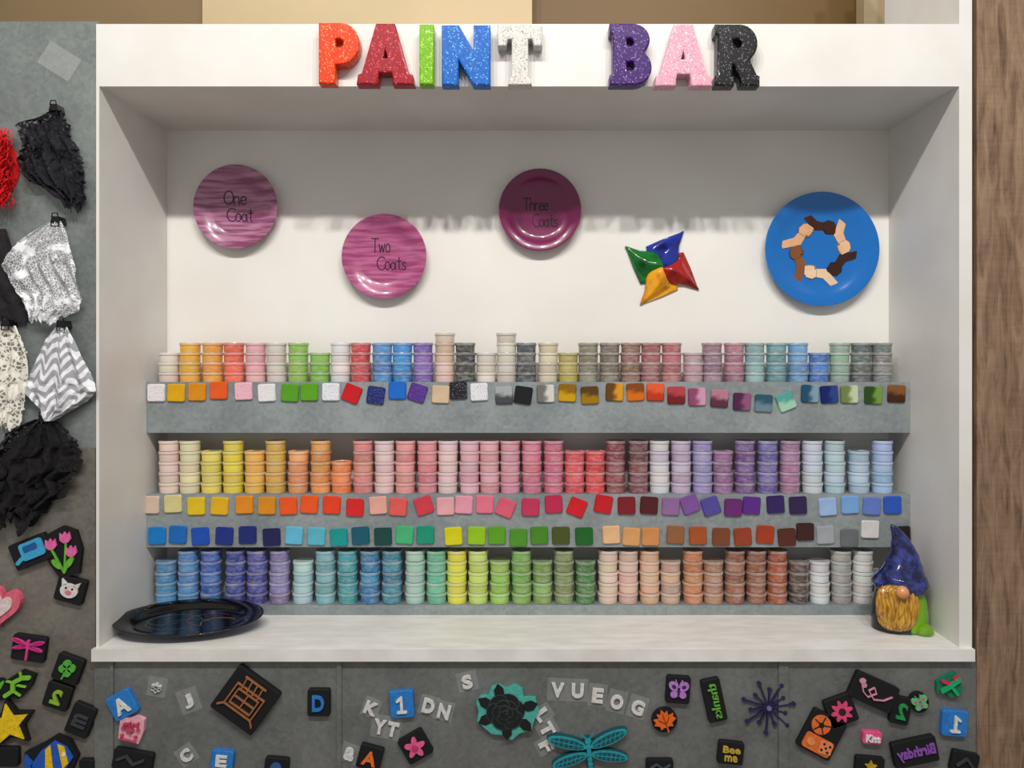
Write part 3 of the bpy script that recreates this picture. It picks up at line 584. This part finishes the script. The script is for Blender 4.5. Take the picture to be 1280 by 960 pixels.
leafp=[(0,15),(3,9),(7,11),(6,5),(13,6),(11,2),(14,-1),(8,-4),(8,-9),(3,-7),(1,-8),(1,-14),(-1,-14),(-1,-8),(-3,-7),(-8,-9),(-8,-4),(-14,-1),(-11,2),(-13,6),(-6,5),(-7,11),(-3,9)]
stamp('foam_stamp',831,901,-20,lambda b:b.ell(0,0,16,15,.01),lambda d:(d.prism(leafp,T),d.stroke([(0,10),(0,-8)],1,T+.001,mat=1),d.stroke([(-7,4),(0,-3),(7,4)],1,T+.001,mat=1)),[(235,110,40),(150,60,20)],'orange maple leaf foam stamp on black backing')
stamp('foam_stamp',893,876,-12,(24,54),lambda d:d.text('thanks',0,0,-44,11,T,rot=90,bold=.0),[(110,180,70)],'narrow black foam stamp with mirrored green lettering')
def snow(d,T=.006,g=0):
    for i in range(14):
        a=math.radians(360/14*i+8); r=32 if i%2==0 else 22; d.stroke([(0,0),(r*math.cos(a),r*math.sin(a))],1.7+g,T); d.ell(r*math.cos(a),r*math.sin(a),2.6+g/2,2.6+g/2,T,n=12)
    d.ell(0,0,4+g,4+g,T+.001)
stamp('foam_stamp',961,885,0,lambda b:(snow(b)),lambda d:d.ell(0,0,3,3,T),[(120,110,170)],'thin dark indigo starburst foam stamp with ball tips',t=.006,basem=foamm((40,36,78)))
stamp('foam_stamp',914,942,6,(32,28),lambda d:(d.text('Bee',0,5,22,8,T),d.text('me',0,-6,16,7,T)),[(205,175,70)],'black foam stamp with gold lettering')
stamp('foam_stamp',1093,866,24,(58,34),lambda d:(d.stroke([(-22,8),(-14,-4),(-6,-8),(2,0),(-3,6),(-8,0),(2,-8),(14,-4),(22,4)],1.3,T),d.ell(-20,8,4,3,T,rot=40),d.ell(-16,4,3,3,T)),[(215,150,172)],'black foam stamp with pink looping butterfly trail',t=.013)
stamp('foam_stamp',1127,889,12,(24,34),tx('2',-12,20),[(40,150,80)],'black foam stamp with green mirrored number 2')
stamp('foam_stamp',1052,889,-20,(36,36),lambda d:(d.prism(petals(8,11,3),T),d.ell(0,0,4.5,4.5,T+.001,mat=1)),[(225,80,125),(60,20,35)],'black foam stamp with pink daisy')
def ball(d):
    d.rrect(38,20,T*.6,4,cx=0,cy=-13,mat=0)
    d.ell(-8,11,12,12,T,mat=0,n=28); d.prism([(-8+4*math.cos(math.radians(90+72*i)),11+4*math.sin(math.radians(90+72*i))) for i in range(5)],T+.001,mat=1)
    for i in range(5):
        a=math.radians(90+72*i); d.stroke([(-8+4*math.cos(a),11+4*math.sin(a)),(-8+11*math.cos(a),11+11*math.sin(a))],1.2,T+.001,mat=1)
    d.rrect(16,16,T,2,cx=10,cy=-12,mat=2,rot=12); 
    for p in ((6,-8),(14,-8),(10,-12),(6,-16),(14,-16)): d.ell(p[0],p[1],1.5,1.5,T+.001,mat=1,n=10)
    d.ell(-10,-13,5,5,T,mat=2)
stamp('foam_stamp',1028,919,28,(46,52),ball,[(228,118,58),(26,22,22),(236,146,96)],'black foam stamp with orange ball and dice pieces')
stamp('foam_stamp',1150,879,-20,lambda b:b.ell(0,0,12,13,.009),lambda d:(bfly(.85)(d)),[(110,190,130),(200,110,160)],'green bug foam stamp on dark backing')
stamp('foam_stamp',1188,857,0,lambda b:b.prism([(-16,-10),(-6,-8),(0,-16),(10,-14),(16,-6),(14,6),(8,16),(-4,12),(-16,4)],.009),lambda d:(d.stroke([(-10,-6),(0,0),(10,8)],6,T,mat=0),d.stroke([(0,0),(8,-10)],4,T),d.stroke([(0,2),(-10,6)],4,T,mat=1),d.ell(8,8,5,5,T,mat=1)),[(30,170,110),(210,50,90)],'green and pink figure-shaped foam stamp',basem=foamm((25,120,90)))
stamp('foam_stamp',1091,923,4,(24,16),tx('Kiss',18,9),[(240,240,240)],'small pink foam stamp with white script',basem=foamm((225,90,140)))
stamp('foam_stamp',1145,941,-12,(56,32),lambda d:(d.text('Birthday',0,0,-48,16,T,bold=.03)),[(140,86,175)],'black foam stamp with mirrored purple lettering',t=.013)
stamp('foam_stamp',1088,958,5,(36,22),lambda d:d.prism(star(5,8,4),T),[(190,160,40)],'black foam stamp with small yellow star')
stamp('foam_stamp',1207,954,12,(34,26),lambda d:d.stroke([(-10,-4),(0,6),(10,-4)],3,T),[(60,60,65)],'black foam stamp with dark zigzag')
stamp('foam_stamp',825,958,0,(34,16),lambda d:d.stroke([(-12,-2),(-4,3),(4,-3),(12,2)],2,T),[(70,80,85)],'black foam stamp with dark wavy line')
stamp('foam_stamp',37,690,-22,(48,34),lambda d:(d.rrect(30,22,T,4,cx=5,cy=2,mat=0),d.stroke([(-10,-4),(-18,-8)],5,T,mat=0),d.rrect(18,8,T+.001,2,cx=4,cy=5,mat=1)),[(70,170,215),(35,90,150)],'dark foam stamp with light blue cup shape',t=.013)
def tulips(d):
    for x,y in ((-12,14),(7,20),(12,2)):
        d.prism([(x-6,y+6),(x-7,y-3),(x-3,y-7),(x+3,y-7),(x+7,y-3),(x+6,y+6),(x+3,y+2),(x,y+7),(x-3,y+2)],T,mat=0); d.stroke([(x,y-7),(0,-24)],2,T,mat=1)
    d.ell(-8,-12,8,3.5,T,rot=-50,mat=1); d.ell(8,-12,8,3.5,T,rot=50,mat=1)
stamp('foam_stamp',78,692,-8,lambda b:b.prism([(-24,8),(-18,26),(4,34),(20,26),(24,2),(16,-28),(-8,-30),(-20,-8)],.01),tulips,[(230,110,170),(110,180,60)],'pink tulips foam stamp with green stems on black')
def sheep(d):
    d.ell(0,0,11,9,T); d.prism([(-10,4),(-12,13),(-4,8)],T); d.prism([(10,4),(12,13),(4,8)],T)
    d.ell(0,-2,4,3,T+.001,mat=1); d.ell(-4,3,1.3,1.3,T+.001,mat=2,n=10); d.ell(4,3,1.3,1.3,T+.001,mat=2,n=10)
stamp('foam_stamp',87,738,15,(36,32),sheep,[(228,225,220),(230,130,160),(20,20,20)],'black foam stamp with white piglet face')
def heart(s): return [(s*16*math.sin(t)**3/16,s*(13*math.cos(t)-5*math.cos(2*t)-2*math.cos(3*t)-math.cos(4*t))/16) for t in [2*math.pi*i/40 for i in range(40)]]
stamp('foam_stamp',2,757,12,lambda b:b.prism([(x*1.0,y*1.3) for x,y in heart(22)],.012),lambda d:d.prism([(x,y*1.3) for x,y in heart(13)],T),[(235,215,215)],'pink heart foam stamp with pale centre',basem=foamm((225,110,130)))
class Q:
    def __init__(s,d): s.d=d
    def stroke(s,p,w,t,mat=0): s.d.stroke([(a,b*.5) for a,b in p],w,t,mat=mat)
    def ell(s,a,b,c,e,t,rot=0,mat=0): s.d.ell(a,b*.5,c,e,t,rot=rot,mat=mat)
stamp('foam_stamp',35,811,8,(42,32),lambda d:dfly(20,2.5)(Q(d)),[(225,70,150),(160,30,100)],'black foam stamp with pink dragonfly')
def clover(d):
    for a in (0,90,180,270): d.ell(5.5*math.cos(math.radians(a+20)),5.5*math.sin(math.radians(a+20))+2,5,5,T)
    d.stroke([(0,0),(-2,-12)],2,T)
stamp('foam_stamp',84,837,20,(34,34),clover,[(90,175,70)],'black foam stamp with green clover')
stamp('foam_stamp',71,871,18,(32,32),tx('2',-13,18),[(150,190,60)],'black foam stamp with lime green reversed 2')
stamp('foam_stamp',100,901,22,(30,40),tx('m',16,18,rot=90),[(60,62,68)],'black foam stamp with dark grey shape')
def liz(d):
    d.stroke([(-12,-14),(-4,-6),(-6,4),(4,12),(12,14)],5,T); 
    for p,q in (((-4,-6),(6,-10)),((-6,4),(-14,4)),((4,10),(0,18)),((0,2),(10,2))): d.stroke([p,q],2,T)
stamp('foam_stamp',22,858,12,lambda b:b.prism([(-20,-18),(4,-16),(16,4),(18,18),(0,20),(-12,8),(-20,0)],.009),liz,[(130,200,60)],'lime green lizard foam stamp on black')
stamp('foam_stamp',0,862,0,lambda b:b.ell(0,0,9,14,.006),lambda d:d.stroke([(-8,-8),(0,2),(4,9)],4,T),[(100,185,60)],'green foam stamp on dark backing',t=.006)
stamp('foam_stamp',12,905,0,lambda b:b.prism(star(5,32,17,100),.010,ch=0),lambda d:d.prism(star(5,26,12,100),T),[(240,205,30)],'yellow starfish foam stamp with dark outline')
stamp('foam_stamp',8,947,0,(28,24),None,[], 'plain dark foam block')
def fish(d):
    d.prism([(-26,-6),(-10,12),(8,22),(22,12),(28,-2),(18,-14),(0,-16)],T,mat=0)
    d.prism([(-8,-14),(-4,13),(3,18),(2,-16)],T+.001,mat=1); d.prism([(12,18),(20,13),(22,-8),(14,-14)],T+.001,mat=1)
    d.prism([(-22,-2),(-30,10),(-34,-4),(-28,-14)],T,mat=0); d.ell(18,4,2.5,2.5,T+.002,mat=2)
stamp('foam_stamp',64,948,-8,lambda b:b.prism([(-36,-14),(-32,12),(-8,20),(10,28),(26,18),(33,-2),(22,-20),(0,-22)],.011),fish,[(35,90,185),(240,200,30),(240,240,240)],'blue foam tropical fish stamp with yellow bands')
stamp('foam_stamp',107,957,0,(18,14),None,[],'small plain dark foam block')
tp=obj('tape_patch',M().rrect(46,32,.0006,1).mesh('tape_patch',[clearmat('frosted_tape',(205,210,208),.28)]),(X(72),.0061,Z(75)),(0,math.radians(32),0),label='square of frosted clear tape on the metal sheet',cat='tape')
# ------------------------------------------------------------------ fabrics
def cloth(rows,m,label,folds=5,amp=.012,name='fabric_swatch',jag=0,ph=0,ybase=-.004,rag=2.0,pleat=1.0):
    n=len(rows)-1
    uvs=[]
    def fn(u,v):
        t=v*n; j=min(n-1,int(t)); f=t-j; f=f*f*(3-2*f)*.5+f*.5
        r=[rows[j][i]*(1-f)+rows[j+1][i]*f for i in range(3)]
        nz=noise.noise(Vector((u*2.3+ph*3,v*3.1,ph)))
        n2=noise.noise(Vector((u*7+ph,v*7,ph+4)))
        n3=noise.noise(Vector((u*18+ph,v*14,ph+9)))
        edge=abs(2*u-1)**4
        uu=u+.05*nz*(1-edge)
        ru=noise.noise(Vector((2*u,v*34,ph)))*edge
        px=r[1]+(r[2]-r[1])*uu+(n2*rag+n3*rag*.8+ru*rag*1.2)*min(1,v*4)
        py=r[0]+jag*v**3*(n2*1.8+n3*1.4+.7*noise.noise(Vector((u*40,0,ph))))
        sp=min(1,v*2.2)
        ang=(u+nz*.16)*folds*6.28+ph+1.2*v*nz
        y=ybase-amp*(.45*(1-abs(2*u-1)**2)+.42*pleat*math.sin(ang)*(.6+.4*sp)+.45*nz+.35*n2+.16*n3)*(.3+.7*sp)-amp*.25
        y=min(y,.004+ybase*.3)
        uvs.append((px/100.0+.03*n2,(400-py)/100.0+ .05*nz+.03*math.sin(ang)))
        return (X(px,-.01),y,Z(py,-.01))
    g=M().grid(fn,120,110); me=g.mesh(name,[m],True,80)
    uvl=me.uv_layers.new(name='UVMap')
    for l in me.loops: uvl.data[l.index].uv=uvs[l.vertex_index]
    return obj(name,me,label=label,cat='fabric',group='fabric swatches clipped to the metal wall')
wl=lace('white_lace',(232,233,237),190,.14,.30,17,.56,.92)
bs=mat('black_fabric',(20,17,21),rough=.85,c2=(34,30,34),scale=60,bump=.5)
br=lace('black_ruched_lace',(24,22,32),95,.36,.34,70,.53)
cloth([(285,-20,4),(330,-60,18),(370,-60,32),(400,-40,38)],bs,'dark black gathered fabric hanging behind lace',3,.006,ph=1,ybase=.001,jag=6)
cloth([(137,62,76),(146,46,80),(153,20,84),(166,24,88),(186,30,94),(200,18,97),(216,26,102),(230,44,106),(246,74,107),(258,86,98)],br,'black ruffled lace swatch pinched at its top',6,.018,jag=9,ph=.3,rag=4.5)
cloth([(277,64,78),(288,46,84),(303,24,89),(318,10,92),(331,3,95),(352,14,99),(372,30,102),(386,33,101),(400,37,74)],wl,'sheer white lace swatch hanging in soft folds',5,.011,ybase=-.012,ph=2.2,rag=1.6,jag=6)
cloth([(407,-14,18),(440,-40,32),(480,-40,34),(510,-40,28),(532,-30,22)],lace('cream_lace',(232,228,216),120,.3,.22,30,.53,.9),'cream scalloped lace swatch',4,.008,jag=8,ph=2)
cloth([(407,72,84),(424,58,93),(444,49,102),(464,40,112),(480,34,119),(490,33,121),(502,43,108),(514,52,88),(526,60,68)],chevron('chevron_print',(156,158,165),(226,226,229)),'white cloth swatch with grey chevron zigzag print',3,.012,ph=3.1,rag=.6,ybase=-.010,pleat=1.3)
cloth([(524,44,64),(532,24,76),(544,2,88),(560,-6,97),(574,-24,99),(588,-24,97),(602,-30,84),(616,-30,88),(630,-30,66),(642,-30,52),(654,-6,30)],lace('black_ruched_lace_dark',(18,15,20),90,.4,.5,50,.48),'bunched black lace swatch with ragged hem',6,.020,jag=12,ph=.6,rag=6)
fm=M()
for i in range(900):
    cx=random.gauss(4,10); cy=random.uniform(162,258)
    if cx>22: cx=16
    a=random.uniform(-2.6,-.5); l=random.uniform(8,18); w=random.uniform(.5,1.1)
    y=-random.uniform(.0,.03); b=len(fm.v); pts=[]
    for q in range(5):
        f=q/4; aa=a+.5*f*math.sin(i); pts.append((cx+l*f*math.cos(aa),cy-l*f*math.sin(aa)*1.0,y-.012*math.sin(f*2.5)))
    for q,(x,yy,d) in enumerate(pts):
        ww=w*(1-q/4.3); fm.v.append((X(x-ww),d,Z(yy))); fm.v.append((X(x+ww),d,Z(yy+ww*.4)))
    for q in range(4): fm.f.append((b+2*q,b+2*q+1,b+2*q+3,b+2*q+2)); fm.m.append(0)
fm.grid(lambda u,v:(X(-20+40*math.sin(math.pi*v)**.6*u+3),.004-.016*math.sin(math.pi*u)*math.sin(math.pi*v),Z(160+100*v)),16,16)
obj('feather_bundle',fm.mesh('feather_bundle',[mat('red_feathers',(225,8,20),rough=.8,c2=(165,4,12),scale=90)]),label='bright red fluffy feather bundle hanging on metal wall',cat='feathers',kind='stuff')
def clip(px,py):
    c=M().prism([(-6,-5),(6,-5),(4,3),(-4,3)],.024)
    o=obj('binder_clip',c.mesh('binder_clip',[mat('black_clip',(18,18,20),rough=.35)]),(X(px,-.012),.0062,Z(py,-.012)),label='small black binder clip gripping fabric',cat='binder clip',group='binder clips on the metal wall')
    h=M(); h.stroke([(-4,2),(-3,7),(3,7),(4,2)],1.0,.0012); h.stroke([(-4,-3),(-5,-9),(5,-9),(4,-3)],1.0,.0012)
    obj('handle',h.mesh('handle',[mat('black_wire',(30,30,32),rough=.3,metal=.6)]),(0,-.0240,0),parent=o)
for p in ((69,134),(71,274),(78,404),(9,403),(55,522)): clip(*p)
# ------------------------------------------------------------------ lights / camera / world
def spot(x,y,z,tx_,ty,tz,e,size=100,rad=.035,col=(1,.965,.91)):
    l=bpy.data.lights.new('ceiling_or_fill_spot','SPOT'); l.energy=e; l.spot_size=math.radians(size); l.spot_blend=.6; l.shadow_soft_size=rad; l.color=col
    o=bpy.data.objects.new('ceiling_or_fill_spot',l); COL.objects.link(o); o.location=(x,y,z)
    o.rotation_euler=(Vector((tx_,ty,tz))-Vector((x,y,z))).to_track_quat('-Z','Y').to_euler()
for x,y in ((-.85,-1.78),(-.42,-1.84),(0,-1.76),(.42,-1.82),(.85,-1.78)): spot(x,y,3.25,x*.9,.1,1.45,54,rad=.03)
w=bpy.data.worlds.new('World'); sc.world=w; w.use_nodes=True
bg=w.node_tree.nodes['Background']; bg.inputs['Color'].default_value=(1,.98,.95,1); bg.inputs['Strength'].default_value=.47
spot(-.9,.0,3.1,-.9,.7,2.2,5,140,.1); spot(.6,.0,3.1,.6,.7,2.2,5,140,.1)  # added fill spots that brighten the walls beyond, not real fixtures
cam=bpy.data.cameras.new('Camera'); co=bpy.data.objects.new('Camera',cam); COL.objects.link(co)
co.location=(0,-D,H); co.rotation_euler=(math.pi/2,0,0); cam.sensor_width=36; cam.lens=F/1280*36
cam.shift_x=-(VX-640)/1280; cam.shift_y=-(480-VY)/1280; cam.clip_start=.01
sc.camera=co
sc.view_settings.view_transform='Standard'
